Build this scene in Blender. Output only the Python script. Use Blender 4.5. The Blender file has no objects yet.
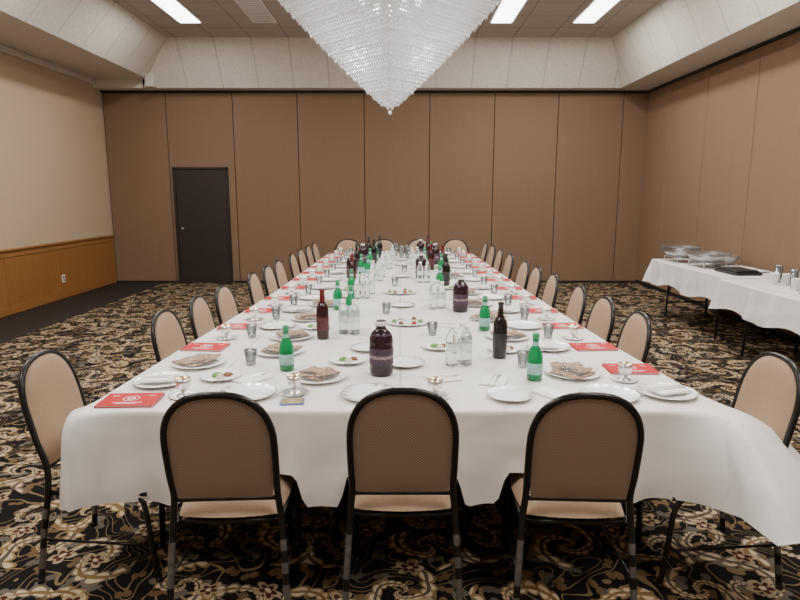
import bpy, math, random
from mathutils import Vector
random.seed(7)
S=bpy.context.scene
COL=S.collection

# ---------------------------------------------------------------- materials
def newmat(name):
    m=bpy.data.materials.new(name); m.use_nodes=True
    nt=m.node_tree; b=nt.nodes["Principled BSDF"]
    return m,nt,b
def nd(nt,t,**kw):
    n=nt.nodes.new(t)
    for k,v in kw.items(): setattr(n,k,v)
    return n
def lk(nt,a,b): nt.links.new(a,b)
def mth(nt,op,a,b=None,c=None,clamp=False):
    n=nt.nodes.new('ShaderNodeMath'); n.operation=op; n.use_clamp=clamp
    for i,x in enumerate([a,b,c]):
        if x is None: continue
        if isinstance(x,(int,float)): n.inputs[i].default_value=x
        else: nt.links.new(x,n.inputs[i])
    return n.outputs[0]
def mixc(nt,f,a,b):
    n=nt.nodes.new('ShaderNodeMix'); n.data_type='RGBA'
    for i,x in ((0,f),(6,a),(7,b)):
        if isinstance(x,(int,float)): n.inputs[i].default_value=x
        elif isinstance(x,tuple): n.inputs[i].default_value=(*x,1) if len(x)==3 else x
        else: nt.links.new(x,n.inputs[i])
    return n.outputs[2]
def simple(name,col,rough=.5,metal=0,spec=None,var=0.0,vscale=20,bump=0.0,bscale=200,trans=0,ior=1.45,emis=None,estr=0,alpha=1):
    m,nt,b=newmat(name)
    b.inputs['Roughness'].default_value=rough
    b.inputs['Metallic'].default_value=metal
    if spec is not None: b.inputs['Specular IOR Level'].default_value=spec
    b.inputs['Transmission Weight'].default_value=trans
    b.inputs['IOR'].default_value=ior
    b.inputs['Alpha'].default_value=alpha
    tc=nd(nt,'ShaderNodeTexCoord')
    n=nd(nt,'ShaderNodeTexNoise'); n.inputs['Scale'].default_value=vscale; n.inputs['Detail'].default_value=4
    lk(nt,tc.outputs['Object'],n.inputs['Vector'])
    c2=tuple(max(0,c*(1-var)) for c in col); c1=tuple(min(1,c*(1+var)) for c in col)
    lk(nt,mixc(nt,n.outputs['Fac'],c1,c2),b.inputs['Base Color'])
    if bump>0:
        n2=nd(nt,'ShaderNodeTexNoise'); n2.inputs['Scale'].default_value=bscale
        lk(nt,tc.outputs['Object'],n2.inputs['Vector'])
        bp=nd(nt,'ShaderNodeBump'); bp.inputs['Strength'].default_value=bump; bp.inputs['Distance'].default_value=.01
        lk(nt,n2.outputs['Fac'],bp.inputs['Height']); lk(nt,bp.outputs['Normal'],b.inputs['Normal'])
    if emis:
        b.inputs['Emission Color'].default_value=(*emis,1); b.inputs['Emission Strength'].default_value=estr
    return m

def mat_carpet():
    m,nt,b=newmat('carpet_floral'); b.inputs['Roughness'].default_value=.95
    b.inputs['Specular IOR Level'].default_value=.1
    g=nd(nt,'ShaderNodeNewGeometry')
    n=nd(nt,'ShaderNodeTexNoise'); n.inputs['Scale'].default_value=5.0; n.inputs['Detail'].default_value=1
    lk(nt,g.outputs['Position'],n.inputs['Vector'])
    v1=nd(nt,'ShaderNodeVectorMath',operation='SUBTRACT'); lk(nt,n.outputs['Color'],v1.inputs[0]); v1.inputs[1].default_value=(.5,.5,.5)
    v2=nd(nt,'ShaderNodeVectorMath',operation='SCALE'); lk(nt,v1.outputs[0],v2.inputs[0]); v2.inputs['Scale'].default_value=.10
    v3=nd(nt,'ShaderNodeVectorMath',operation='ADD'); lk(nt,g.outputs['Position'],v3.inputs[0]); lk(nt,v2.outputs[0],v3.inputs[1])
    def cell(scale,off,rnd=.6):
        o=nd(nt,'ShaderNodeVectorMath',operation='ADD'); lk(nt,v3.outputs[0],o.inputs[0]); o.inputs[1].default_value=(off,off*.7,0)
        vo=nd(nt,'ShaderNodeTexVoronoi'); vo.voronoi_dimensions='2D'; vo.inputs['Scale'].default_value=scale; vo.inputs['Randomness'].default_value=rnd
        lk(nt,o.outputs[0],vo.inputs['Vector'])
        d=nd(nt,'ShaderNodeVectorMath',operation='SUBTRACT'); lk(nt,o.outputs[0],d.inputs[0]); lk(nt,vo.outputs['Position'],d.inputs[1])
        s=nd(nt,'ShaderNodeSeparateXYZ'); lk(nt,d.outputs[0],s.inputs[0])
        ang=mth(nt,'ARCTAN2',s.outputs[1],s.outputs[0])
        r=mth(nt,'SQRT',mth(nt,'ADD',mth(nt,'MULTIPLY',s.outputs[0],s.outputs[0]),mth(nt,'MULTIPLY',s.outputs[1],s.outputs[1])))
        sc=nd(nt,'ShaderNodeSeparateColor'); lk(nt,vo.outputs['Color'],sc.inputs[0])
        dirn=mth(nt,'SUBTRACT',mth(nt,'MULTIPLY',mth(nt,'GREATER_THAN',sc.outputs[0],.5),2),1)
        return ang,r,sc,dirn
    ang,r,sc,dirn=cell(2.9,0.0)
    lr=mth(nt,'MULTIPLY',mth(nt,'LOGARITHM',mth(nt,'ADD',r,.012),2.718),4.2)
    a2=mth(nt,'MULTIPLY',ang,dirn)
    ph=mth(nt,'ADD',mth(nt,'ADD',mth(nt,'MULTIPLY',a2,2),lr),mth(nt,'MULTIPLY',sc.outputs[1],6.28))
    sp=mth(nt,'SINE',ph)
    scal=mth(nt,'ABSOLUTE',mth(nt,'SINE',mth(nt,'ADD',mth(nt,'MULTIPLY',a2,5),mth(nt,'MULTIPLY',lr,-1.5))))
    w=mth(nt,'ADD',sp,mth(nt,'MULTIPLY',scal,.55))
    inr=mth(nt,'LESS_THAN',r,.185)
    m1=mth(nt,'MULTIPLY',mth(nt,'GREATER_THAN',w,.72),inr)
    hi=mth(nt,'MULTIPLY',mth(nt,'GREATER_THAN',w,1.08),inr)
    core=mth(nt,'MULTIPLY',mth(nt,'GREATER_THAN',sp,.95),inr)
    ang2,r2,s2,d2=cell(3.6,1.37)
    pet=mth(nt,'MULTIPLY_ADD',mth(nt,'ABSOLUTE',mth(nt,'COSINE',mth(nt,'MULTIPLY_ADD',ang2,2.5,s2.outputs[1]))),.038,.028)
    fl=mth(nt,'MULTIPLY',mth(nt,'LESS_THAN',r2,pet),mth(nt,'GREATER_THAN',s2.outputs[2],.45))
    flin=mth(nt,'MULTIPLY',mth(nt,'LESS_THAN',r2,mth(nt,'MULTIPLY',pet,.62)),fl)
    flc=mth(nt,'MULTIPLY',mth(nt,'LESS_THAN',r2,.014),fl)
    ang3,r3,s3,d3=cell(8.5,3.3,.9)
    lf=mth(nt,'LESS_THAN',r3,mth(nt,'MULTIPLY_ADD',mth(nt,'ABSOLUTE',mth(nt,'SINE',mth(nt,'ADD',ang3,mth(nt,'MULTIPLY',s3.outputs[1],3)))),.034,.006))
    n2=nd(nt,'ShaderNodeTexNoise'); n2.inputs['Scale'].default_value=4.2; n2.inputs['Detail'].default_value=0; n2.inputs['Distortion'].default_value=.9
    lk(nt,g.outputs['Position'],n2.inputs['Vector'])
    vine=mth(nt,'GREATER_THAN',mth(nt,'SINE',mth(nt,'MULTIPLY',n2.outputs['Fac'],52)),.91)
    base=(.0078,.0065,.0068); tan=(.25,.16,.07); cream=(.55,.43,.28); mar=(.065,.020,.014); gr=(.12,.105,.085)
    col=mixc(nt,vine,base,(.20,.14,.07))
    col=mixc(nt,lf,col,mixc(nt,mth(nt,'GREATER_THAN',s3.outputs[0],.5),gr,(.14,.085,.04)))
    col=mixc(nt,m1,col,mixc(nt,mth(nt,'GREATER_THAN',sc.outputs[2],.45),(.15,.115,.08),tan))
    col=mixc(nt,hi,col,cream)
    col=mixc(nt,core,col,mixc(nt,mth(nt,'GREATER_THAN',sc.outputs[1],.5),(.20,.12,.05),(.10,.075,.055)))
    col=mixc(nt,fl,col,(.36,.27,.16)); col=mixc(nt,flin,col,mar); col=mixc(nt,flc,col,cream)
    n3=nd(nt,'ShaderNodeTexNoise'); n3.inputs['Scale'].default_value=130; lk(nt,g.outputs['Position'],n3.inputs['Vector'])
    col=mixc(nt,mth(nt,'MULTIPLY',n3.outputs['Fac'],.35),col,base)
    lk(nt,col,b.inputs['Base Color'])
    return m

def mat_tiles(name,col,ax,ts,line=.82,lw=.012,ofs=(0,0)):
    m,nt,b=newmat(name); b.inputs['Roughness'].default_value=.9
    g=nd(nt,'ShaderNodeNewGeometry'); s=nd(nt,'ShaderNodeSeparateXYZ'); lk(nt,g.outputs['Position'],s.inputs[0])
    lines=None
    for k,a in enumerate(ax):
        if a is None: continue
        fr=mth(nt,'FRACT',mth(nt,'DIVIDE',mth(nt,'ADD',s.outputs[a],100*ts[k]+ofs[k]),ts[k]))
        l=mth(nt,'LESS_THAN',fr,lw/ts[k]*1.6)
        lines=l if lines is None else mth(nt,'MAXIMUM',lines,l)
    n=nd(nt,'ShaderNodeTexNoise'); n.inputs['Scale'].default_value=38; n.inputs['Detail'].default_value=5
    lk(nt,g.outputs['Position'],n.inputs['Vector'])
    n2=nd(nt,'ShaderNodeTexNoise'); n2.inputs['Scale'].default_value=1.1; lk(nt,g.outputs['Position'],n2.inputs['Vector'])
    c=mixc(nt,n.outputs['Fac'],tuple(x*1.25 for x in col),tuple(x*.68 for x in col))
    c=mixc(nt,mth(nt,'MULTIPLY',n2.outputs['Fac'],.25),c,tuple(x*.7 for x in col))
    c=mixc(nt,lines,c,tuple(x*line*.7 for x in col))
    lk(nt,c,b.inputs['Base Color'])
    bp=nd(nt,'ShaderNodeBump'); bp.inputs['Strength'].default_value=.5; bp.inputs['Distance'].default_value=.01
    lk(nt,n.outputs['Fac'],bp.inputs['Height']); lk(nt,bp.outputs['Normal'],b.inputs['Normal'])
    return m

def mat_wood(name,c1,c2,axis=2):
    m,nt,b=newmat(name); b.inputs['Roughness'].default_value=.4
    g=nd(nt,'ShaderNodeNewGeometry'); mp=nd(nt,'ShaderNodeMapping')
    sc=[14,14,14]; sc[axis]=1.2; mp.inputs['Scale'].default_value=sc
    lk(nt,g.outputs['Position'],mp.inputs['Vector'])
    n=nd(nt,'ShaderNodeTexNoise'); n.inputs['Scale'].default_value=1.4; n.inputs['Detail'].default_value=6; n.inputs['Distortion'].default_value=1.5
    lk(nt,mp.outputs[0],n.inputs['Vector'])
    lk(nt,mixc(nt,n.outputs['Fac'],c1,c2),b.inputs['Base Color'])
    return m

def mat_fabricwall(name,col,var=.12):
    m,nt,b=newmat(name); b.inputs['Roughness'].default_value=.85; b.inputs['Specular IOR Level'].default_value=.2
    g=nd(nt,'ShaderNodeNewGeometry')
    n=nd(nt,'ShaderNodeTexNoise'); n.inputs['Scale'].default_value=70; n.inputs['Detail'].default_value=3; lk(nt,g.outputs['Position'],n.inputs['Vector'])
    mp=nd(nt,'ShaderNodeMapping'); mp.inputs['Scale'].default_value=(30,30,.6); lk(nt,g.outputs['Position'],mp.inputs['Vector'])
    n2=nd(nt,'ShaderNodeTexNoise'); n2.inputs['Scale'].default_value=1.5; n2.inputs['Detail'].default_value=4; lk(nt,mp.outputs[0],n2.inputs['Vector'])
    f=mth(nt,'MULTIPLY',mth(nt,'ADD',n.outputs['Fac'],n2.outputs['Fac']),.5)
    lk(nt,mixc(nt,f,tuple(c*(1+var) for c in col),tuple(c*(1-var*1.3) for c in col)),b.inputs['Base Color'])
    bp=nd(nt,'ShaderNodeBump'); bp.inputs['Strength'].default_value=.15; bp.inputs['Distance'].default_value=.005
    lk(nt,n.outputs['Fac'],bp.inputs['Height']); lk(nt,bp.outputs['Normal'],b.inputs['Normal'])
    return m

def mat_cloth():
    m,nt,b=newmat('tablecloth_plastic_white'); b.inputs['Roughness'].default_value=.42
    b.inputs['Specular IOR Level'].default_value=.35
    g=nd(nt,'ShaderNodeNewGeometry'); s=nd(nt,'ShaderNodeSeparateXYZ'); lk(nt,g.outputs['Position'],s.inputs[0])
    n=nd(nt,'ShaderNodeTexNoise'); n.inputs['Scale'].default_value=2.2; n.inputs['Detail'].default_value=2; n.inputs['Distortion'].default_value=.6
    lk(nt,g.outputs['Position'],n.inputs['Vector'])
    top=mth(nt,'GREATER_THAN',s.outputs[2],.735)
    lines=None
    for a,ts,o,wd,st in ((0,.86,.43,.008,1),(1,1.68,.4,.008,1),(0,.43,.215,.006,.4),(1,.42,.1,.006,.3)):
        fr=mth(nt,'FRACT',mth(nt,'DIVIDE',mth(nt,'ADD',s.outputs[a],100*ts+o),ts))
        d=mth(nt,'ABSOLUTE',mth(nt,'SUBTRACT',fr,.5))
        l=mth(nt,'SUBTRACT',1,mth(nt,'DIVIDE',d,wd/ts),clamp=True)
        l=mth(nt,'MULTIPLY',l,st)
        lines=l if lines is None else mth(nt,'MAXIMUM',lines,l)
    lines=mth(nt,'MULTIPLY',lines,mth(nt,'MULTIPLY_ADD',top,.85,.15))
    mp=nd(nt,'ShaderNodeMapping'); mp.inputs['Scale'].default_value=(5,5,1.2); lk(nt,g.outputs['Position'],mp.inputs['Vector'])
    n4=nd(nt,'ShaderNodeTexNoise'); n4.inputs['Scale'].default_value=1.3; n4.inputs['Detail'].default_value=1; n4.inputs['Distortion'].default_value=.3; lk(nt,mp.outputs[0],n4.inputs['Vector'])
    fold=mth(nt,'MULTIPLY',mth(nt,'SUBTRACT',1,top),mth(nt,'MULTIPLY',n4.outputs['Fac'],1.2))
    h=mth(nt,'ADD',fold,mth(nt,'SUBTRACT',mth(nt,'MULTIPLY',n.outputs['Fac'],1.0),mth(nt,'MULTIPLY',lines,.25)))
    bp=nd(nt,'ShaderNodeBump'); bp.inputs['Strength'].default_value=.45; bp.inputs['Distance'].default_value=.035
    lk(nt,h,bp.inputs['Height']); lk(nt,bp.outputs['Normal'],b.inputs['Normal'])
    c=mixc(nt,n.outputs['Fac'],(.79,.775,.76),(.72,.705,.70))
    c=mixc(nt,mth(nt,'MULTIPLY',lines,.42),c,(.36,.35,.35))
    lk(nt,c,b.inputs['Base Color'])
    return m

def mat_matzah():
    m,nt,b=newmat('matzah_cracker'); b.inputs['Roughness'].default_value=.8
    tc=nd(nt,'ShaderNodeTexCoord')
    n=nd(nt,'ShaderNodeTexNoise'); n.inputs['Scale'].default_value=50; n.inputs['Detail'].default_value=3
    lk(nt,tc.outputs['Object'],n.inputs['Vector'])
    r=nd(nt,'ShaderNodeValToRGB'); r.color_ramp.elements[0].position=.36; r.color_ramp.elements[0].color=(.11,.04,.013,1)
    r.color_ramp.elements[1].position=.62; r.color_ramp.elements[1].color=(.46,.27,.12,1)
    lk(nt,n.outputs['Fac'],r.inputs[0]); lk(nt,r.outputs[0],b.inputs['Base Color'])
    return m
def mat_weave(name,c1,c2):
    m,nt,b=newmat(name); b.inputs['Roughness'].default_value=.9; b.inputs['Specular IOR Level'].default_value=.15
    tc=nd(nt,'ShaderNodeTexCoord'); s=nd(nt,'ShaderNodeSeparateXYZ'); lk(nt,tc.outputs['Object'],s.inputs[0])
    a=mth(nt,'SINE',mth(nt,'MULTIPLY',s.outputs[0],520)); c=mth(nt,'SINE',mth(nt,'MULTIPLY',s.outputs[2],520))
    f=mth(nt,'MULTIPLY_ADD',mth(nt,'MULTIPLY',a,c),.5,.5)
    lk(nt,mixc(nt,f,c1,c2),b.inputs['Base Color'])
    return m
def mat_crystal():
    m,nt,b=newmat('crystal_beads')
    b.inputs['Roughness'].default_value=.15
    b.inputs['Transmission Weight'].default_value=.12; b.inputs['Specular IOR Level'].default_value=.9
    n=nd(nt,'ShaderNodeTexNoise'); n.inputs['Scale'].default_value=30
    g=nd(nt,'ShaderNodeNewGeometry'); lk(nt,g.outputs['Position'],n.inputs['Vector'])
    lk(nt,mixc(nt,n.outputs['Fac'],(.97,.97,.99),(.78,.80,.84)),b.inputs['Base Color'])
    return m

M=dict(
 carpet=mat_carpet(),
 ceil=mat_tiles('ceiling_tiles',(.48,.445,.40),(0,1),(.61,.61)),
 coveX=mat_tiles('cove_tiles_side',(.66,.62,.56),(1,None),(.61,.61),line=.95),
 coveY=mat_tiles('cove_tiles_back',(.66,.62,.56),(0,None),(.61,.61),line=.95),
 soff=simple('soffit_paint',(.62,.585,.53),.9,var=.05),
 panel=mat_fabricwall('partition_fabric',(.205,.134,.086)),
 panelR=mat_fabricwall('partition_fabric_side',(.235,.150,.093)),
 gap=simple('dark_gap',(.02,.016,.012),.8),
 wallL=mat_fabricwall('vinyl_wallcovering',(.46,.355,.255),.05),
 wood=mat_wood('oak_wainscot',(.31,.145,.045),(.20,.085,.025)),
 woodcap=mat_wood('oak_cap',(.32,.16,.06),(.21,.10,.03),1),
 black=simple('black_trim',(.012,.012,.013),.5,var=.2),
 darkfloor=simple('dark_border_flooring',(.012,.010,.010),.6,var=.3,vscale=4),
 door=simple('door_paint_dark',(.026,.018,.016),.5,var=.15,vscale=5),
 frame=simple('door_frame_dark',(.020,.014,.013),.5),
 metal=simple('brushed_metal',(.6,.6,.62),.3,1,var=.05),
 steel=simple('chair_frame_black',(.015,.014,.014),.28,.3,var=.2,bump=.05),
 chipped=simple('chair_frame_worn',(.20,.20,.21),.35,.7,var=.5,vscale=40),
 beige=simple('chair_fabric_beige',(.38,.265,.175),.9,var=.12,vscale=60,bump=.2,bscale=300),
 brownback=mat_weave('chair_back_weave',(.47,.37,.32),(.18,.135,.11)),
 cloth=mat_cloth(),
 plate=simple('plate_white',(.86,.86,.86),.3,var=.02),
 silver=simple('silver_trim',(.80,.79,.78),.32,1,var=.1),
 gold=simple('gold_inside',(.75,.58,.32),.3,1,var=.1),
 nap=simple('napkin_paper',(.86,.85,.84),.85,var=.03),
 red=simple('book_cover_red',(.48,.008,.012),.55,spec=.2,var=.08),
 paper=simple('paper_pages',(.8,.78,.72),.8,var=.05,vscale=80),
 matzah=mat_matzah(),
 wrap=simple('plastic_wrap',(.95,.95,.97),.08,alpha=.10,spec=.8,bump=.6,bscale=30),
 green=simple('green_glass',(.012,.33,.11),.08,trans=.45,ior=1.45,var=.05),
 lab_g=simple('label_pale_blue',(.30,.52,.50),.5,var=.5,vscale=60),
 capg=simple('cap_green',(.05,.30,.15),.4),
 wine=simple('wine_glass_dark',(.012,.009,.010),.08,spec=.6),
 winered=simple('wine_glass_red',(.028,.006,.009),.08,spec=.6),
 lab_w=simple('label_dark_red',(.09,.025,.03),.5,var=.6,vscale=60),
 lab_b=simple('label_black',(.03,.03,.035),.5,var=.8,vscale=70),
 foil=simple('foil_capsule_red',(.14,.012,.014),.35,.4),
 juice=simple('grape_juice_bottle',(.020,.008,.014),.1,spec=.6),
 lab_j=simple('label_grape',(.06,.035,.06),.5,var=.9,vscale=55),
 lab_j2=simple('label_cream',(.26,.20,.21),.5,var=.8,vscale=65),
 capw=simple('cap_white',(.85,.85,.85),.4),
 clear=simple('clear_plastic',(.93,.96,.97),.04,trans=.93,ior=1.25),
 lab_c=simple('label_water',(.80,.84,.88),.5,var=.2,vscale=60),
 alu=simple('aluminium_foil_pan',(.50,.50,.51),.38,1,var=.25,vscale=12,bump=.25,bscale=40),
 legm=simple('folding_leg_steel',(.03,.03,.035),.4,.5),
 tabletop=simple('table_laminate',(.30,.24,.18),.5,var=.1),
 lens=simple('troffer_lens',(.9,.9,.9),.5,emis=(1,.98,.94),estr=9),
 white=simple('white_enamel',(.8,.8,.8),.5),
 vent=simple('vent_grille',(.55,.55,.54),.6,var=.1),
 crystal=mat_crystal(),
 bulb=simple('bulb_glow',(.9,.9,.9),.5,emis=(1,.95,.88),estr=14),
 blue=simple('print_blue',(.15,.22,.5),.5,var=.4,vscale=60),
 lettuce=simple('lettuce',(.12,.30,.05),.6,var=.5,vscale=80),
 charoset=simple('chopped_fruit_nut',(.22,.10,.045),.8,var=.6,vscale=120,bump=.6,bscale=150),
 egg=simple('egg_shell',(.75,.66,.55),.4),
 outlet=simple('outlet_ivory',(.75,.72,.65),.4),
)

# ---------------------------------------------------------------- mesh builder
class MB:
    def __init__(s): s.v=[];s.f=[];s.m=[];s.sm=[];s.mats=[]
    def mi(s,k):
        if k not in s.mats: s.mats.append(k)
        return s.mats.index(k)
    def face(s,idx,k,smooth=False): s.f.append(tuple(idx)); s.m.append(s.mi(k)); s.sm.append(smooth)
    def box(s,x0,x1,y0,y1,z0,z1,k,bev=0):
        b=len(s.v)
        if bev<=0:
            s.v+=[(x0,y0,z0),(x1,y0,z0),(x1,y1,z0),(x0,y1,z0),(x0,y0,z1),(x1,y0,z1),(x1,y1,z1),(x0,y1,z1)]
            for q in ((0,3,2,1),(4,5,6,7),(0,1,5,4),(1,2,6,5),(2,3,7,6),(3,0,4,7)): s.face([b+i for i in q],k)
        else:
            rings=[(z0,bev),(z0+bev,0),(z1-bev,0),(z1,bev)]
            for z,i in rings:
                X0,X1,Y0,Y1=x0+i,x1-i,y0+i,y1-i; c=bev
                s.v+=[(X0+c,Y0,z),(X1-c,Y0,z),(X1,Y0+c,z),(X1,Y1-c,z),(X1-c,Y1,z),(X0+c,Y1,z),(X0,Y1-c,z),(X0,Y0+c,z)]
            for r in range(3):
                for i in range(8):
                    j=(i+1)%8; s.face([b+r*8+i,b+r*8+j,b+r*8+8+j,b+r*8+8+i],k)
            s.face([b+7-i for i in range(8)],k); s.face([b+24+i for i in range(8)],k)
    def lathe(s,prof,cx=0,cy=0,cz=0,n=24,capb=True,capt=True,alt=None):
        b=len(s.v)
        for k,(r,z,_) in enumerate(prof):
            for i in range(n):
                a=2*math.pi*i/n
                s.v.append((cx+r*math.cos(a),cy+r*math.sin(a),cz+z))
        for k in range(len(prof)-1):
            for i in range(n):
                j=(i+1)%n; mt=prof[k][2]
                if alt and k==alt[0] and (i//alt[2])%2==0: mt=alt[1]
                s.face([b+k*n+i,b+k*n+j,b+(k+1)*n+j,b+(k+1)*n+i],mt,True)
        if capb: s.face([b+n-1-i for i in range(n)],prof[0][2])
        if capt: s.face([b+(len(prof)-1)*n+i for i in range(n)],prof[-1][2])
    def tube(s,pts,r,k,n=10,caps=True,kfun=None):
        pts=[Vector(p) for p in pts]; b=len(s.v); m=len(pts)
        up=None
        for i,p in enumerate(pts):
            t=(pts[min(i+1,m-1)]-pts[max(i-1,0)]).normalized()
            if up is None:
                up=Vector((0,1,0)) if abs(t.y)<.9 else Vector((1,0,0))
            u=(up-t*up.dot(t)).normalized(); up=u; w=t.cross(u)
            rr=r(i/(m-1)) if callable(r) else r
            for j in range(n):
                a=2*math.pi*j/n
                q=p+(u*math.cos(a)+w*math.sin(a))*rr; s.v.append(tuple(q))
        for i in range(m-1):
            kk=kfun(i/(m-1)) if kfun else k
            for j in range(n):
                l=(j+1)%n; s.face([b+i*n+j,b+i*n+l,b+(i+1)*n+l,b+(i+1)*n+j],kk,True)
        if caps:
            s.face([b+n-1-j for j in range(n)],k); s.face([b+(m-1)*n+j for j in range(n)],k)
    def mesh(s,name):
        me=bpy.data.meshes.new(name); me.from_pydata(s.v,[],s.f)
        for k in s.mats: me.materials.append(M[k])
        me.polygons.foreach_set('material_index',s.m); me.polygons.foreach_set('use_smooth',s.sm)
        me.update(); return me
    def obj(s,name,loc=(0,0,0),rz=0,parent=None):
        return place(s.mesh(name),name,loc,rz,parent)
def place(me,name,loc=(0,0,0),rz=0,parent=None):
    o=bpy.data.objects.new(name,me); o.location=loc; o.rotation_euler=(0,0,rz); COL.objects.link(o)
    if parent: o.parent=parent
    return o
def quad(name,pts,k):
    b=MB(); b.v=list(pts); b.face(range(len(pts)),k); return b.obj(name)
def catmull(P,n=6):
    P=[Vector(p) for p in P]; out=[]
    for i in range(len(P)-1):
        p0=P[max(i-1,0)];p1=P[i];p2=P[i+1];p3=P[min(i+2,len(P)-1)]
        for j in range(n):
            t=j/n
            out.append(.5*((2*p1)+(-p0+p2)*t+(2*p0-5*p1+4*p2-p3)*t*t+(-p0+3*p1-3*p2+p3)*t**3))
    out.append(P[-1]); return out

# ---------------------------------------------------------------- room
XL,XR,YB,YF=-5.28,4.42,11.1,-2.2
HC=4.13
b=MB(); b.box(XL,XR,YF,YB,-.1,0,'carpet'); b.obj('floor')
b=MB(); b.box(XL+.035,-4.36,YF,YB-.06,.001,.006,'darkfloor'); b.obj('trim_1')
b=MB(); b.box(XL-.1,XR+.1,YB,YB+.1,0,HC,'gap')
seams=[(x-400)*.01770 for x in (165,232,297,364,430,495,559,624)]
ed=[XL+.01]+seams+[XR-.01]
for i in range(len(ed)-1):
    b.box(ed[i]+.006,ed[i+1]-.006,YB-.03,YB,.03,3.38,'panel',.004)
b.obj('wall_back')
b=MB(); b.box(XL,XR,YB-.05,YB-.031,3.385,3.42,'black'); b.box(XL,XR,YB-.04,YB-.031,0,.03,'black'); b.obj('baseboard_back')
b=MB(); b.box(XR,XR+.1,YF,YB,0,HC,'gap')
ys=[YB-.035,10.15,8.93,7.7,6.48,5.26,4.04,2.82,1.6,.38,-.84,YF]
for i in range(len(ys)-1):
    b.box(XR-.03,XR,ys[i+1]+.006,ys[i]-.006,.03,3.38,'panelR',.004)
b.obj('wall_right')
b=MB(); b.box(XR-.05,XR-.031,YF,YB-.06,3.385,3.42,'black'); b.box(XR-.045,XR-.031,YF,YB-.06,0,.06,'black'); b.obj('baseboard_right')
b=MB(); b.box(XL-.1,XL,YF,YB,0,HC,'wallL'); b.obj('wall_left')
b=MB()
b.box(XL+.001,XL+.02,YF+.01,YB-.06,.02,.86,'wood')
yy=10.4
while yy>YF+.1:
    b.box(XL+.02,XL+.027,yy-.012,yy+.012,.12,.80,'woodcap'); yy-=1.22
b.box(XL+.02,XL+.03,YF+.01,YB-.06,.78,.86,'woodcap',.003)
b.box(XL+.001,XL+.055,YF+.01,YB-.06,.86,.89,'woodcap',.006)
b.box(XL+.02,XL+.03,YF+.01,YB-.06,.01,.12,'wood',.003)
b.obj('wainscot_paneling')
b=MB(); b.box(XL+.021,XL+.029,9.25,9.33,.26,.38,'outlet',.002); b.box(XL+.029,XL+.031,9.275,9.305,.275,.315,'gap'); b.box(XL+.029,XL+.031,9.275,9.305,.325,.365,'gap'); b.obj('electrical_outlet')
quad('wall_front',[(XL,YF,0),(XR,YF,0),(XR,YF,HC),(XL,YF,HC)],'wallL')
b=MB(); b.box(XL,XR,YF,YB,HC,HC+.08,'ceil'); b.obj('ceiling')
LX0,LX1=-4.3,-3.8; RX0,RX1=3.8,3.45; BY0,BY1=10.8,10.35; ZL,ZB=3.56,3.42
b=MB()
def q(pts,k):
    i=len(b.v); b.v+=pts; b.face(range(i,i+len(pts)),k)
q([(XL,YF,ZL),(LX0,YF,ZL),(LX0,BY0,ZL),(XL,BY0,ZL)],'soff')
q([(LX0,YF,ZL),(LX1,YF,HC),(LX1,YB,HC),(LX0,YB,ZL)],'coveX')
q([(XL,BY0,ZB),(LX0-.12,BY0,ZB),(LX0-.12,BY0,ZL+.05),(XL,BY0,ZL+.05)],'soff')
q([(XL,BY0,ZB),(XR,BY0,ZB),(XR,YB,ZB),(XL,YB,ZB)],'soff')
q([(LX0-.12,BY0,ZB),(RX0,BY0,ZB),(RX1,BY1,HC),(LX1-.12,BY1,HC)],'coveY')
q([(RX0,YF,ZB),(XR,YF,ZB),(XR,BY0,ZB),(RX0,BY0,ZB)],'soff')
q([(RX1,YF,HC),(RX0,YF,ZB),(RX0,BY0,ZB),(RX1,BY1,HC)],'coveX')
b.box(LX0-.02,LX0+.12,BY0-.16,BY0-.001,ZB+.001,ZB+.22,'soff')
b.obj('ceiling_soffit')
b=MB(); b.box(XL+.001,XL+.05,YF,BY0-.002,ZL-.09,ZL-.002,'soff',.01); b.obj('trim_2')

# door
b=MB()
dx0,dx1=-4.10,-3.10; yd=YB-.031
b.box(dx0,dx0+.045,yd-.04,yd,0.002,2.10,'frame',.005); b.box(dx1-.045,dx1,yd-.04,yd,0.002,2.10,'frame',.005); b.box(dx0,dx1,yd-.04,yd,2.055,2.10,'frame',.005)
b.box(dx0+.047,dx1-.047,yd-.025,yd-.002,.01,2.053,'door',.004)
b.box(dx0+.047,dx1-.047,yd-.03,yd-.025,.01,.2,'door')
i0=len(b.v)
b.lathe([(.025,0,'metal'),(.028,.03,'metal'),(.016,.05,'metal')],n=12)
for i in range(i0,len(b.v)):
    x,y,z=b.v[i]; b.v[i]=(dx0+.13+x,yd-.026-z,1.0+y)
b.obj('door_1')

def troffer(x,y,lit=True):
    b=MB(); w,l=.15,.6
    b.box(-w-.03,w+.03,-l-.03,l+.03,-.012,-.001,'white',.003)
    b.box(-w,w,-l,l,-.018,-.0125,'lens' if lit else 'vent')
    if not lit:
        for i in range(14): b.box(-w,w,-l+.04+i*.085,-l+.06+i*.085,-.024,-.018,'white')
    o=b.obj('ceiling_light' if lit else 'air_vent',(x,y,HC))
    if lit:
        L=bpy.data.lights.new('tube_lamp','AREA'); L.shape='RECTANGLE'; L.size=.28; L.size_y=1.15; L.energy=LE; L.color=(1,.94,.865)
        lo=bpy.data.objects.new('tube_lamp',L); COL.objects.link(lo); lo.parent=o; lo.location=(0,0,-.03)
LE=51
for y in (8.85,6.4,3.6,.8):
    for x in (-3.1,-2.0,1.5,2.72):
        troffer(x,y,not(x==-2.0 and y==8.85))

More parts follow.
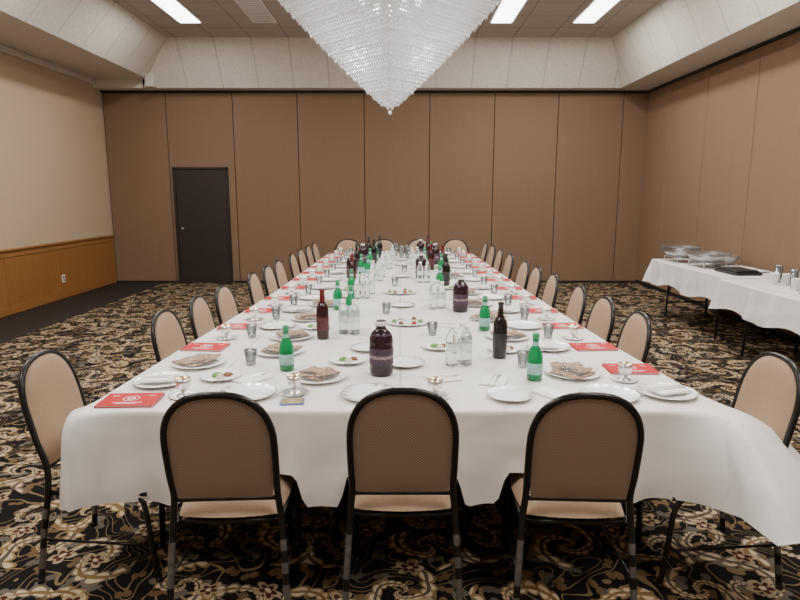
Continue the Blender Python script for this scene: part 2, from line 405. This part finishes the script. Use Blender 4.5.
# ---------------------------------------------------------------- chandelier
def chandelier():
    b=MB(); z0=2.265
    def oct_(p,r,h):
        i=len(b.v); x,y,z=p
        b.v+=[(x+r,y,z),(x,y+r,z),(x-r,y,z),(x,y-r,z),(x,y,z+h),(x,y,z-h)]
        for a,c in ((0,1),(1,2),(2,3),(3,0)): b.face((i+a,i+c,i+4),'crystal'); b.face((i+c,i+a,i+5),'crystal')
    zm=3.42
    def R(z): return .86*max(0,(z-z0)/.82)**.90
    for inner,sp in ((0,.026),(.04,.026),(.12,.034)):
        z=z0+inner*1.0; row=0
        while z<3.62:
            r=min(R(z),R(zm))-inner*.9
            if r>0.004:
                C=[(0,-r),(r,0),(0,r),(-r,0)]
                for k in range(4):
                    a=C[k]; c=C[(k+1)%4]; L=math.dist(a,c); n=max(1,int(L/sp))
                    big=1.25 if (row%3==0 and inner==0) else 1
                    for i in range(n):
                        t=(i+(.5 if row%2 else 0))/n
                        oct_((a[0]+(c[0]-a[0])*t,a[1]+(c[1]-a[1])*t,z),.0125*big,.0145*big)
            z+=.0235; row+=1
    oct_((0,0,z0-.012),.016,.022)
    r=R(zm); C=[(0,-r),(r,0),(0,r),(-r,0)]
    for k in range(4):
        b.tube([(C[k][0]*t*.985,C[k][1]*t*.985,z0+.82*((t*r/.86)**(1/.90))) for t in [i/14 for i in range(1,15)]],.005,'silver',6)
        a=C[k]; c=C[(k+1)%4]
        b.tube([(a[0],a[1],3.64),(c[0],c[1],3.64)],.018,'silver',8)
        b.tube([(a[0],a[1],3.64),(0,0,3.85)],.01,'silver',6)
    b.tube([(0,0,2.9),(0,0,HC-.02)],.02,'silver',8)
    b.lathe([(.01,-.08,'silver'),(.08,-.05,'silver'),(.11,-.001,'silver')],cz=HC)
    for k in range(6):
        a=k*math.pi/3
        b.lathe([(.008,-.05,'bulb'),(.03,-.02,'bulb'),(.03,.02,'bulb'),(.012,.05,'silver'),(.012,.09,'silver')],cx=.22*math.cos(a),cy=.22*math.sin(a),cz=3.1,n=10)
        b.tube([(.22*math.cos(a),.22*math.sin(a),3.19),(0,0,3.25)],.008,'silver',6)
    o=b.obj('crystal_chandelier',(-.08,5.0,0))
    L=bpy.data.lights.new('chandelier_bulbs','POINT'); L.energy=45; L.shadow_soft_size=.12; L.color=(1,.96,.92)
    lo=bpy.data.objects.new('chandelier_bulbs',L); COL.objects.link(lo); lo.parent=o; lo.location=(0,0,2.95)
chandelier()

# ---------------------------------------------------------------- chair
def chair_mesh():
    b=MB(); HW=.193; n=2.5; zt=.71; H=.215
    yb=lambda z: -.22*max(0,z-.45)-.04*max(0,.45-z)/.45*1.5
    pts=[(-.222,-.06,.0),(-.212,-.035,.2),(-.200,-.005,.40),(-.190,-.006,.50),(-.192,yb(.6),.6)]
    arc=[]
    for i in range(0,23):
        a=math.pi*i/22; c,s=math.cos(a),math.sin(a)
        x=-math.copysign(abs(c)**(2/n),c)*HW; z=zt+H*abs(s)**(2/n)
        arc.append((x,yb(z),z))
    left=catmull(pts+[arc[0]],5)[:-1]
    right=[Vector((-p.x,p.y,p.z)) for p in reversed(left)]
    path=left+[Vector(p) for p in arc]+right
    b.tube(path,.013,'steel',10,kfun=lambda t:'chipped' if (.02<t<.12 or .88<t<.98) and (int(t*300)%3) else 'steel')
    def hw(z):
        if z<zt: return (.178+(.193-.178)*min(1,(z-.45)/.2)) -.008
        return (HW)*max(0,1-((z-zt)/H)**n)**(1/n)-.006
    zs=[.492+ (zt-.492)*i/6 for i in range(6)]+[zt+(H-.004)*math.sin(math.pi/2*i/10) for i in range(11)]
    nu=12
    for side,k in ((1,'beige'),(-1,'brownback')):
        base=len(b.v)
        for zi,z in enumerate(zs):
            w=max(.002,hw(z)); tz=(z-.492)/(zt+H-.492)
            for i in range(nu+1):
                u=-1+2*i/nu
                bulge=(max(0,1-u**4))*(max(0,1-(2*tz-1)**6))**.6
                y=yb(z)+(.004+.026*bulge if side>0 else -(.004+.006*bulge))
                b.v.append((u*w,y,z))
        for zi in range(len(zs)-1):
            for i in range(nu):
                a=base+zi*(nu+1)+i; f=[a,a+1,a+nu+2,a+nu+1]
                if side>0: f=f[::-1]
                b.face(f,k,True)
    b.tube([(-.184,yb(.492),.492),(.184,yb(.492),.492)],.009,'steel',8)
    nx,ny=12,12; base=len(b.v)
    def sq(u,v): return u*math.sqrt(1-v*v*.18), v*math.sqrt(1-u*u*.18)
    for lay in range(2):
        for j in range(ny+1):
            for i in range(nx+1):
                u=-1+2*i/nx; v=-1+2*j/ny; x,y=sq(u,v)
                e=max(abs(u),abs(v))
                z=.410+ (.055*(1-e**5)**.5+.006*(1-e*e) if lay else -.012*(1 if e<.99 else 0))
                wx=.203+.012*(v+1)/2
                b.v.append((x*wx,.215+y*.215,z))
    W=nx+1
    for lay in range(2):
        o=base+lay*W*(ny+1)
        for j in range(ny):
            for i in range(nx):
                f=[o+j*W+i,o+j*W+i+1,o+(j+1)*W+i+1,o+(j+1)*W+i]
                b.face(f if lay else f[::-1],'beige',True)
    b.tube([(-.195,.0,.39),(-.195,.40,.385)],.011,'steel',8); b.tube([(.195,.0,.39),(.195,.40,.385)],.011,'steel',8)
    b.tube([(-.195,.38,.385),(.195,.38,.385)],.010,'steel',8); b.tube([(-.19,.02,.385),(.19,.02,.385)],.010,'steel',8)
    for s in (-1,1):
        b.tube(catmull([(s*.19,.34,.39),(s*.198,.385,.34),(s*.205,.405,.2),(s*.212,.43,0)],6),.0115,'steel',10)
        b.tube([(s*.206,.39,.16),(s*.213,-.03,.19)],.006,'steel',6)
        b.lathe([(.015,0,'black'),(.015,.02,'black')],cx=s*.212,cy=.43,n=10); b.lathe([(.015,0,'black'),(.015,.02,'black')],cx=s*.222,cy=-.06,n=10)
    return b.mesh('dining_chair')
CH=chair_mesh()
TX0,TX1,TY0,TY1=-1.29,1.32,2.30,9.0
def interp(y,T):
    if y<=T[0][0]: return T[0][1]
    for (a,p),(c,q_) in zip(T,T[1:]):
        if y<=c: return p+(q_-p)*(y-a)/(c-a)
    return T[-1][1]
EL=lambda y: interp(y,((2.3,-1.29),(3.4,-1.235),(4.4,-1.17),(5.4,-1.12),(9,-1.07)))
ER=lambda y: interp(y,((2.3,1.32),(3.4,1.23),(4.4,1.185),(5.4,1.15),(9,1.07)))
warp=lambda x,y: x*(EL(y)/TX0 if x<0 else ER(y)/TX1)
front=[(-.645,2.075,.05),(.01,2.12,0),(.658,2.07,-.05)]
for x,y,r in front: place(CH,'dining_chair',(x,y,0),r)
leftY=[2.50,3.45,3.96,4.43,5.2,5.72,6.2,6.95,7.5,8.05,8.6]
rightY=[2.46,3.40,3.92,4.42,5.1,5.65,6.15,6.9,7.5,8.05,8.6]
for i,y in enumerate(leftY): place(CH,'dining_chair',(EL(y)-(.165 if i==0 else .062),y,0),-math.pi/2+random.uniform(-.05,.05)*(i>0))
for i,y in enumerate(rightY): place(CH,'dining_chair',(ER(y)+(.20 if i==0 else .062),y,0),math.pi/2+random.uniform(-.05,.05)*(i>0))
farX=[-.80,-.25,.30,.85]
for x in farX: place(CH,'dining_chair',(x,TY1+.14,0),math.pi)

# ---------------------------------------------------------------- tables and cloths
def folding_table(name,w,l,loc):
    b=MB(); b.box(-w/2,w/2,-l/2,l/2,.715,.742,'tabletop',.004)
    for s in (-1,1):
        y=s*(l/2-.25)
        for t in (-1,1):
            b.tube([(t*(w/2-.12),y,.715),(t*(w/2-.10),y+s*.02,0)],.014,'legm',8)
            b.tube([(t*(w/2-.115),y,.35),(t*(w/2-.115),y-s*.4,.71)],.008,'legm',6)
        b.tube([(-(w/2-.11),y,.2),((w/2-.11),y,.2)],.010,'legm',8)
    return b.obj(name,loc)
Ln=(TY1-TY0)/4
for i in range(3):
    for j in range(4):
        yc=TY0+Ln*(j+.5); ye=yc+Ln/2; Wj=(ER(ye)-EL(ye))/3
        folding_table('folding_table',Wj-.006,Ln-.012,(EL(ye)+Wj*(i+.5),yc,0))

def cloth(name,x0,x1,y0,y1,hem,off=None,ztop=.747,step=.02,r=.03,wf=None):
    P=[]
    def seg(ax,ay,bx,by,nx,ny,side):
        n=max(2,int(math.dist((ax,ay),(bx,by))/step))
        for i in range(n): t=i/n; P.append((ax+(bx-ax)*t,ay+(by-ay)*t,nx,ny,side))
    def arc(cx,cy,a0,side):
        for i in range(6):
            a=a0+math.pi/2*i/6; P.append((cx+r*math.cos(a),cy+r*math.sin(a),math.cos(a),math.sin(a),side))
    seg(x0+r,y0,x1-r,y0,0,-1,'f'); arc(x1-r,y0+r,-math.pi/2,'fr')
    seg(x1,y0+r,x1,y1-r,1,0,'r'); arc(x1-r,y1-r,0,'br')
    seg(x1-r,y1,x0+r,y1,0,1,'b'); arc(x0+r,y1-r,math.pi/2,'bl')
    seg(x0,y1-r,x0,y0+r,-1,0,'l'); arc(x0+r,y0+r,math.pi,'fl')
    b=MB(); n=len(P); rows=[0,.02,.06,.12,.2,.3,.4,.5,.6,.7,.8,.9,1]
    for k,t in enumerate(rows):
        s=0
        for i,(x,y,nx,ny,side) in enumerate(P):
            s+=step
            h=hem(x,y,side); z=ztop-(ztop-h)*t
            if k==0: o=-.006
            else:
                tight=.25 if side in 'lr' and h>.45 else 1
                o=.004+ (off(x,y,side,t) if off else 0)
                o+=tight*t*(.014*math.sin(s*15+2*math.sin(s*3.1))+.007*math.sin(s*37+1.3)) + .010*t*tight
                o+=tight*.004*math.sin(t*9+s*6)*t
            if k==1: z=ztop-.006
            xx=wf(x,y) if wf else x
            b.v.append((xx+nx*o,y+ny*o,z))
    for k in range(len(rows)-1):
        for i in range(n):
            j=(i+1)%n; b.face([k*n+i,(k+1)*n+i,(k+1)*n+j,k*n+j],'cloth',True)
    b.face(list(range(n)),'cloth')
    return b.obj(name)
def bump1(d,w=.215,s=.05):
    d=abs(d)
    if d<w: return 1
    if d>w+s: return 0
    t=1-(d-w)/s; return t*t*(3-2*t)
def hem_main(x,y,side):
    lo=.345; f=0
    if side=='f': f=max(bump1(x-c[0]) for c in front)
    elif side=='b': f=max(bump1(x-c) for c in farX)
    elif side=='l': f=max(bump1(y-c) for c in leftY)
    elif side=='r': f=max(bump1(y-c) for c in rightY)
    lo+=.075*math.exp(-(((x-TX1)**2+(y-TY0)**2)/.25**2)) + .03*math.exp(-(((x-TX0)**2+(y-TY0)**2)/.2**2))
    return lo+(.485-lo)*f
def off_main(x,y,side,t):
    e=0; g=0
    if side in('fr','f') : e=max(e,.30*math.exp(-((x-TX1)/.14)**2)*(1 if side=='fr' else .8))
    if side in('fr','r') : e=max(e,.40*math.exp(-((y-TY0)/.16)**2))
    if side in('fl','f') : g=max(g,.09*math.exp(-((x-TX0)/.10)**2))
    if side in('fl','l') : g=max(g,.13*math.exp(-((y-TY0)/.06)**2))
    return e*t**.6+g*(t**.3-.3*t)
cloth('tablecloth',TX0,TX1,TY0,TY1,hem_main,off_main,wf=warp)

# ---------------------------------------------------------------- tableware meshes
def m_plate(r=.125):
    b=MB()
    b.lathe([(r*.55,0,'plate'),(r*.6,.001,'plate'),(r*.66,.006,'plate'),(r*.95,.014,'silver'),(r,.016,'silver'),(r*.985,.0175,'silver'),(r*.95,.0162,'plate'),(r*.78,.0118,'plate'),(r*.66,.0085,'plate'),(r*.58,.004,'plate')],n=60,alt=(6,'silver',2))
    return b.mesh('dinner_plate')
def m_matzah(seed=3,wrap=True):
    b=MB(); r=.135
    b.lathe([(r*.6,0,'plate'),(r*.68,.006,'plate'),(r,.015,'plate'),(r*.98,.017,'plate'),(r*.66,.009,'plate'),(r*.58,.004,'plate')],n=32)
    rnd=random.Random(seed)
    for k in range(4):
        cx,cy=rnd.uniform(-.035,.035),rnd.uniform(-.03,.03); z=.018+k*.005; base=len(b.v); n=10; hw=.086-.009*k
        rot=rnd.uniform(0,1.5); ph=rnd.uniform(0,6); cut=rnd.uniform(-.5,.5); tl=rnd.uniform(-.06,.06)*(k>0)
        for lay in range(2):
            for j in range(n+1):
                for i in range(n+1):
                    x=-1+2*i/n; y=-1+2*j/n
                    lim=.35+cut*x+.10*math.sin(9*x+ph) if k else 1
                    y=min(y,lim) if lim<1 else y
                    x*=hw*(1-.06*y*y); y*=hw*(1-.06*x*x)
                    zz=z+lay*.003+.0035*math.sin(50*x+ph)*math.cos(45*y)+tl*x+abs(tl)*hw
                    b.v.append((cx+x*math.cos(rot)-y*math.sin(rot),cy+x*math.sin(rot)+y*math.cos(rot),zz))
        W=n+1
        for lay in range(2):
            o=base+lay*W*W
            for j in range(n):
                for i in range(n):
                    f=[o+j*W+i,o+j*W+i+1,o+(j+1)*W+i+1,o+(j+1)*W+i]; b.face(f if lay else f[::-1],'matzah',True)
    if wrap:
        base=len(b.v); n=26; R=[0,.04,.08,.11,.128,.138]
        for k,rr in enumerate(R):
            for i in range(n):
                a=2*math.pi*i/n; q=rr*(1+.05*math.sin(3*a+1)*(k>2))
                z=[.048,.047,.044,.036,.024,.012][k]+(.003*math.sin(5*a+k)+.003*math.sin(11*a) if k<5 else 0)
                b.v.append((q*math.cos(a),q*math.sin(a),z))
        for k in range(len(R)-1):
            for i in range(n):
                j=(i+1)%n; b.face([base+k*n+i,base+(k+1)*n+i,base+(k+1)*n+j,base+k*n+j],'wrap',True)
    return b.mesh('matzah_plate')
def m_cupplate():
    b=MB(); b.lathe([(.045,0,'silver'),(.055,.003,'silver'),(.062,.007,'silver'),(.06,.008,'silver'),(.045,.004,'silver')],n=24)
    b.lathe([(.03,.004,'silver'),(.03,.007,'silver'),(.018,.012,'silver'),(.010,.018,'silver'),(.009,.024,'silver'),(.016,.030,'silver'),(.028,.040,'silver'),(.031,.062,'silver'),(.033,.082,'silver'),(.0315,.082,'gold'),(.029,.062,'gold'),(.023,.049,'gold')],n=20)
    return b.mesh('kiddush_cup')
def m_napkin():
    b=MB(); b.box(-.08,.08,-.055,.055,0,.004,'nap',.001); b.box(-.078,.080,-.053,.054,.004,.008,'nap',.001)
    b.box(-.075,.075,-.012,-.004,.0082,.011,'silver',.001); b.box(.045,.08,-.018,.002,.0085,.012,'silver',.002)
    b.box(-.075,.08,.012,.020,.0082,.011,'silver',.001)
    return b.mesh('napkin_with_cutlery')
def m_book():
    b=MB(); w,l=.115,.08
    b.box(-w,w,-l,l,0,.0015,'red'); b.box(-w+.003,w-.003,-l+.003,l-.001,.0015,.0075,'paper'); b.box(-w,w,-l,l,.0075,.009,'red')
    b.box(-w-.001,-w+.002,-l,l,0,.009,'red')
    n=28; z=.0092
    for r0,r1 in ((.030,.034),(.010,.018)):
        base=len(b.v)
        for i in range(n):
            a=2*math.pi*i/n
            b.v+=[(r0*math.cos(a),r0*math.sin(a)*.9+.008,z),(r1*math.cos(a),r1*math.sin(a)*.9+.008,z)]
        for i in range(n):
            j=(i+1)%n; b.face([base+2*i,base+2*i+1,base+2*j+1,base+2*j],'paper')
    for x0,x1,y0 in ((-.06,.06,-.045),(-.04,.04,-.058),(-.09,-.06,.04),(.06,.09,.04)):
        b.box(x0,x1,y0,y0+.005,.0088,.0093,'paper')
    return b.mesh('haggadah_book')
def m_green():
    b=MB(); b.lathe([(.028,0,'green'),(.036,.004,'green'),(.0365,.03,'green'),(.0372,.032,'lab_g'),(.0372,.085,'green'),(.0365,.087,'green'),(.0362,.11,'green'),(.030,.135,'green'),(.020,.155,'green'),(.016,.165,'lab_g'),(.0155,.185,'green'),(.0145,.20,'capg'),(.0155,.203,'capg'),(.0155,.222,'capg'),(.012,.224,'capg')],n=24)
    return b.mesh('green_water_bottle')
def m_wine(body,lab,cap,name):
    b=MB(); b.lathe([(.030,0,body),(.037,.004,body),(.0375,.05,body),(.0382,.052,lab),(.0382,.135,body),(.0375,.137,body),(.0375,.175,body),(.034,.195,body),(.022,.215,body),(.0155,.228,cap),(.0145,.26,cap),(.0145,.285,cap),(.016,.286,cap),(.016,.298,cap),(.013,.30,cap)],n=24)
    return b.mesh(name)
def m_juice():
    b=MB(); b.lathe([(.045,0,'juice'),(.056,.006,'juice'),(.058,.03,'juice'),(.056,.05,'juice'),(.0585,.055,'lab_j'),(.0585,.085,'lab_j2'),(.0585,.10,'lab_j'),(.0585,.135,'juice'),(.056,.14,'juice'),(.058,.16,'juice'),(.055,.185,'juice'),(.044,.207,'juice'),(.028,.222,'juice'),(.022,.23,'juice'),(.022,.24,'capw'),(.0245,.241,'capw'),(.0245,.262,'black'),(.020,.265,'black')],n=28)
    b.lathe([(.05,.196,'lab_j'),(.047,.203,'lab_j')],n=24,capb=False,capt=False)
    return b.mesh('grape_juice_bottle')
def m_water():
    b=MB(); pr=[(.024,0,'clear'),(.031,.004,'clear')]
    for i in range(5): pr+=[(.0315,.012+i*.011,'clear'),(.029,.017+i*.011,'clear')]
    pr+=[(.0315,.07,'clear'),(.032,.075,'lab_c'),(.032,.115,'clear'),(.0315,.12,'clear'),(.029,.15,'clear'),(.020,.170,'clear'),(.0135,.182,'clear'),(.0130,.188,'capw'),(.0150,.189,'capw'),(.0150,.203,'capw'),(.012,.205,'capw')]
    b.lathe(pr,n=20); return b.mesh('water_bottle')
def m_stack(n=8):
    b=MB()
    for i in range(n):
        b.lathe([(.026,.0+i*.012,'clear'),(.036,.085+i*.012,'clear'),(.034,.083+i*.012,'clear'),(.025,.003+i*.012,'clear')],n=16,capb=(i==0),capt=False)
    return b.mesh('plastic_cup_stack')
def m_wstack(n=4):
    b=MB()
    for i in range(n):
        b.lathe([(.028,.0+i*.010,'plate'),(.040,.075+i*.010,'plate'),(.0415,.075+i*.010,'plate'),(.0415,.078+i*.010,'plate'),(.038,.077+i*.010,'plate'),(.027,.003+i*.010,'plate')],n=18,capb=(i==0),capt=True)
    return b.mesh('paper_cup_stack')
def m_glass():
    b=MB(); b.lathe([(.024,0,'clear'),(.033,.08,'clear'),(.0315,.08,'clear'),(.0225,.004,'clear')],n=18); return b.mesh('drinking_cup')
def blob(b,cx,cy,cz,r,h,k,seed):
    rnd=random.Random(seed); n=12; base=len(b.v); ph=rnd.uniform(0,6)
    R=[(1,0),(1.02,.3),(.8,.7),(.45,.95),(.05,1)]
    for (q,z) in R:
        for i in range(n):
            a=2*math.pi*i/n; rr=r*q*(1+.15*math.sin(3*a+ph)+.08*math.sin(5*a)); b.v.append((cx+rr*math.cos(a),cy+rr*math.sin(a),cz+h*z))
    for kk in range(len(R)-1):
        for i in range(n):
            j=(i+1)%n; b.face([base+kk*n+i,base+kk*n+j,base+kk*n+n+j,base+kk*n+n+i],k,True)
    b.face([base+4*n+i for i in range(n)],k)
def m_platter():
    b=MB(); r=.15
    b.lathe([(r*.6,0,'plate'),(r*.7,.004,'plate'),(r,.012,'silver'),(r*.98,.0135,'plate'),(r*.7,.007,'plate'),(r*.66,.006,'blue'),(r*.6,.006,'plate'),(r*.3,.006,'gold'),(r*.22,.006,'plate')],n=40)
    ks=['lettuce','charoset','egg','lettuce','charoset','red']
    for k in range(6):
        a=k*math.pi/3; cx,cy=.09*math.cos(a),.09*math.sin(a)
        b.lathe([(.016,.0066,'lab_g'),(.026,.012,'lab_g'),(.024,.0125,'plate'),(.012,.008,'plate')],cx=cx,cy=cy,n=14)
        blob(b,cx,cy,.009,.015,.018,ks[k],k)
    return b.mesh('seder_plate')
def m_small_food(seed):
    b=MB(); r=.10
    b.lathe([(r*.55,0,'plate'),(r*.66,.006,'plate'),(r,.014,'silver'),(r*.98,.016,'plate'),(r*.66,.0085,'plate'),(r*.58,.004,'plate')],n=36)
    blob(b,-.022,.012,.004,.026,.018,'lettuce',seed); blob(b,.028,.02,.004,.022,.016,'charoset',seed+1); blob(b,.005,-.03,.004,.018,.024,'egg',seed+2)
    return b.mesh('seder_food_plate')
PL=m_plate(); PLs=m_plate(.10); FD=[m_small_food(1),m_small_food(9)]; MZS=[m_matzah(3),m_matzah(5),m_matzah(8)]; CP=m_cupplate(); NP=m_napkin(); BK=m_book(); GR=m_green()
WN=m_wine('wine','lab_b','wine','wine_bottle'); WR=m_wine('winered','lab_w','foil','wine_bottle'); JU=m_juice(); WA=m_water(); ST=m_stack(); WS=m_wstack(); SP=m_platter(); GL=m_glass()
T=.7485
used=[]
def put(me,name,x,y,rz=0,r=.05,force=False,z=T):
    if not force:
        for (a,c,q) in used:
            if math.hypot(a-x,c-y)<q+r: return None
    used.append((x,y,r)); return place(me,name,(x,y,z),rz)
MZ=lambda : random.choice(MZS)
F=True
for x,y in ((-.09,2.80),(.45,4.39),(-.50,6.2),(.44,7.5),(-.46,7.45),(.28,8.2),(.22,6.2)): put(JU,'grape_juice_bottle',x,y,0,.06,F)
for me,x,y in ((WN,.53,3.10),(WR,-.465,3.53),(WN,.44,5.7),(WR,-.46,5.75),(WN,-.33,7.6),(WR,.36,6.9),(WN,-.50,6.9),(WR,.38,7.9),(WN,-.28,8.3),(WN,.40,8.5),(WR,.48,6.75),(WN,-.42,8.0)): put(me,'wine_bottle',x,y,random.random()*6,.04,F)
for x,y in ((.63,2.71),(-.56,2.87),(.54,3.75),(-.47,4.47),(-.42,5.15),(.36,5.4),(.48,6.05),(-.42,6.5),(.45,6.5),(-.36,7.2),(.3,7.3),(-.32,7.9),(.42,8.3),(-.34,6.3),(-.35,4.2)): put(GR,'green_water_bottle',x,y,random.random()*6,.04,F)
for x,y in ((.262,2.95),(.335,2.96),(-.352,3.66),(-.28,3.64),(-.35,4.95),(-.28,4.97),(-.315,5.03),(.25,4.5),(.32,4.52),(-.2,6.0),(-.27,6.0),(.2,5.9),(.27,5.9),(-.12,7.0),(-.2,7.0),(.2,6.6),(.15,7.6),(-.1,7.9),(-.36,3.74),(-.25,5.2),(.29,4.6),(.27,6.65),(-.16,7.07),(.22,7.65),(.32,3.03),(-.29,3.73),(.15,7.0),(-.18,6.3)): put(WA,'water_bottle',x,y,random.random()*6,.034,F)
for x,y in ((.02,8.2),(.1,8.25),(-.06,8.6)): put(ST,'plastic_cup_stack',x,y,0,.04,F)
put(BK,'haggadah_book',-1.13,2.41,.05,.12,F)
put(PL,'dinner_plate',-1.10,2.66,0,.125,F); put(NP,'napkin_with_cutlery',-1.11,2.66,.2,.01,F,T+.0185)
put(CP,'kiddush_cup',-.93,2.47,0,.06,F)
put(MZS[0],'matzah_plate',-1.03,2.97,.4,.135,F)
put(FD[0],'seder_food_plate',-.85,2.74,0,.10,F)
put(PL,'dinner_plate',-.66,2.49,0,.125,F); put(CP,'kiddush_cup',-.46,2.51,0,.06,F)
put(MZS[1],'matzah_plate',-.385,2.735,1.4,.135,F)
put(NP,'napkin_with_cutlery',-.69,2.71,.9,.06)
b=MB(); b.box(-.05,.05,-.035,.035,0,.006,'blue',.001); b.box(-.046,.046,-.031,.031,.006,.0066,'gold'); b.obj('smartphone',(-.45,2.395,T),.1); used.append((-.45,2.4,.05))
put(PL,'dinner_plate',-.13,2.48,0,.125,F); put(FD[1],'seder_food_plate',-.27,3.02,0,.10)
put(CP,'kiddush_cup',.15,2.46,0,.06,F); put(NP,'napkin_with_cutlery',.20,2.72,.3,.09,F)
put(PLs,'dinner_plate',.03,2.96,0,.10,F); put(SP,'seder_plate',.05,3.98,0,.15,F)
put(PLs,'dinner_plate',.47,2.46,0,.10,F)
put(MZS[2],'matzah_plate',.835,2.80,2.2,.14,F); put(NP,'napkin_with_cutlery',.66,2.50,-.9,.05,F)
put(PL,'dinner_plate',.90,2.47,0,.125,F)
put(PL,'dinner_plate',1.16,2.50,0,.125,F); put(NP,'napkin_with_cutlery',1.165,2.50,.3,.01,F,T+.0185)
put(CP,'kiddush_cup',1.05,2.70,0,.06,F)
put(BK,'haggadah_book',1.14,2.87,-.03,.08,F)
put(PLs,'dinner_plate',-.18,3.27,0,.10,F); put(FD[0],'seder_food_plate',.22,3.3,0,.10,F)
put(NP,'napkin_with_cutlery',.44,2.68,1.2,.06); put(GL,'drinking_cup',.62,2.92,0,.035)
put(SP,'seder_plate',0,5.25,0,.15,F)
put(MZS[1],'matzah_plate',-.66,3.2,0,.14); put(GL,'drinking_cup',-.76,2.96,0,.035)
for s,EF in ((-1,lambda y:-EL(y)),(1,ER)):
    for i,y in enumerate([3.30,3.85,4.40,4.95,5.50,6.05,6.60,7.15,7.70,8.25,8.78]):
        jx=lambda a:random.uniform(-a,a)
        XE2=EF(y)
        put(BK,'haggadah_book',s*(XE2-.14),y+jx(.02),s*.02+jx(.08),.10)
        o=put(PL,'dinner_plate',s*(XE2-.40),y+jx(.015),0,.12)
        if o and i%2==0: put(NP,'napkin_with_cutlery',s*(XE2-.40),y,1+jx(.5),.01,F,T+.0185)
        put(CP,'kiddush_cup',s*(EF(y+.24)-.18),y+.235+jx(.015),0,.05)
        put(MZ(),'matzah_plate',s*(XE2-.58+jx(.01)),y+.25,jx(3),.138)
        put(FD[i%2],'seder_food_plate',s*(XE2-.65),y-.04+jx(.02),0,.10)
        put(GL,'drinking_cup',s*(XE2-.34),y+.24+jx(.03),0,.035)
        if i%2: put(NP,'napkin_with_cutlery',s*(XE2-.93),y+jx(.1),jx(1),.09)
for y in (4.6,6.3,7.4,8.0):
    put(PLs,'dinner_plate',.02,y,0,.1)
for x,y in ((-.12,3.6),(.2,3.62),(-.1,4.3),(.12,4.95),(-.05,5.65),(.3,5.1),(0.05,6.7),(-.3,4.2)):
    put(GL,'drinking_cup',x,y,0,.035)

# ---------------------------------------------------------------- buffet
folding_table('folding_table',.74,1.75,(3.83,7.25,0)); folding_table('folding_table',.74,1.8,(3.72,5.2,0))
bh=lambda x,y,s:.45+.03*math.sin(x*9+y*7)
bo=lambda x,y,s,t:(.08 if len(s)==2 else .02)*t
cloth('tablecloth',3.43,4.22,6.30,8.15,bh,bo)
cloth('tablecloth',3.31,4.11,4.25,6.16,bh,bo)
def pan(name,w,l,h,parent,z,loc=None):
    b=MB()
    def ring(hw,hl,z,r):
        i=len(b.v)
        for cx,cy,a0 in ((1,1,0),(-1,1,90),(-1,-1,180),(1,-1,270)):
            for k in range(5):
                a=math.radians(a0+k*22.5); b.v.append((cx*(hw-r)+r*math.cos(a),cy*(hl-r)+r*math.sin(a),z))
        return i
    rs=[ring(w/2-.05,l/2-.05,0,.08),ring(w/2+.008,l/2+.008,h-.008,.12),ring(w/2+.010,l/2+.010,h,.12),ring(w/2-.008,l/2-.008,h-.001,.11),ring(w/2-.054,l/2-.054,.004,.08)]
    for a,c in zip(rs,rs[1:]):
        for i in range(20):
            j=(i+1)%20; b.face([a+i,a+j,c+j,c+i],'alu',True)
    b.face([rs[0]+19-i for i in range(20)],'alu'); b.face([rs[-1]+i for i in range(20)],'alu')
    return b.obj(name,loc or (0,0,z),0,parent)
def chafer(x,y,n=2):
    b=MB(); w,l=.13,.19
    for sx in(-1,1):
        for sy in(-1,1):
            b.tube([(sx*w,sy*l,0),(sx*w,sy*l,.06)],.006,'metal',6)
        b.tube([(sx*w,-l,.06),(sx*w,l,.06)],.006,'metal',6)
    for sy in(-1,1): b.tube([(-w,sy*l,.06),(w,sy*l,.06)],.006,'metal',6)
    o=b.obj('chafing_rack',(x,y,T))
    for k in range(n): pan('foil_pan_layer',.36+.004*k,.46+.004*k,.085,o,.068+.022*k)
chafer(3.66,7.80,3); chafer(3.70,7.20,2)
pan('foil_pan',.36,.46,.11,None,0,(4.02,7.55,T))
b=MB(); b.box(-.15,.15,-.23,.23,0,.03,'black',.01); b.box(-.13,.13,-.2,.2,.03,.05,'black',.01); b.obj('serving_tray',(3.75,6.62,T))
for x,y in ((3.75,5.9),(3.98,5.7),(3.68,5.55),(3.85,5.62)): place(ST,'plastic_cup_stack',(x,y,T))
for x,y in ((3.85,5.8),(3.95,5.95),(3.72,5.72),(3.8,5.48),(3.98,5.5),(3.62,5.75),(3.6,5.4)): place(WS,'paper_cup_stack',(x,y,T))
for x,y in ((3.6,5.15),(3.9,5.2)): place(PL,'dinner_plate',(x,y,T))
place(NP,'napkin_with_cutlery',(4.0,6.45,T)); place(PLs,'dinner_plate',(4.05,6.95,T)); place(PLs,'dinner_plate',(4.05,6.72,T))

# ---------------------------------------------------------------- world, camera
w=bpy.data.worlds.new('world'); S.world=w; w.use_nodes=True
w.node_tree.nodes['Background'].inputs[0].default_value=(1,.98,.95,1); w.node_tree.nodes['Background'].inputs[1].default_value=.3
cam=bpy.data.cameras.new('camera'); co=bpy.data.objects.new('camera',cam); COL.objects.link(co)
cam.lens=27; cam.sensor_width=36; cam.clip_start=.05
co.location=(0,0,1.6); co.rotation_euler=(math.radians(90-9.9),0,0)
S.camera=co
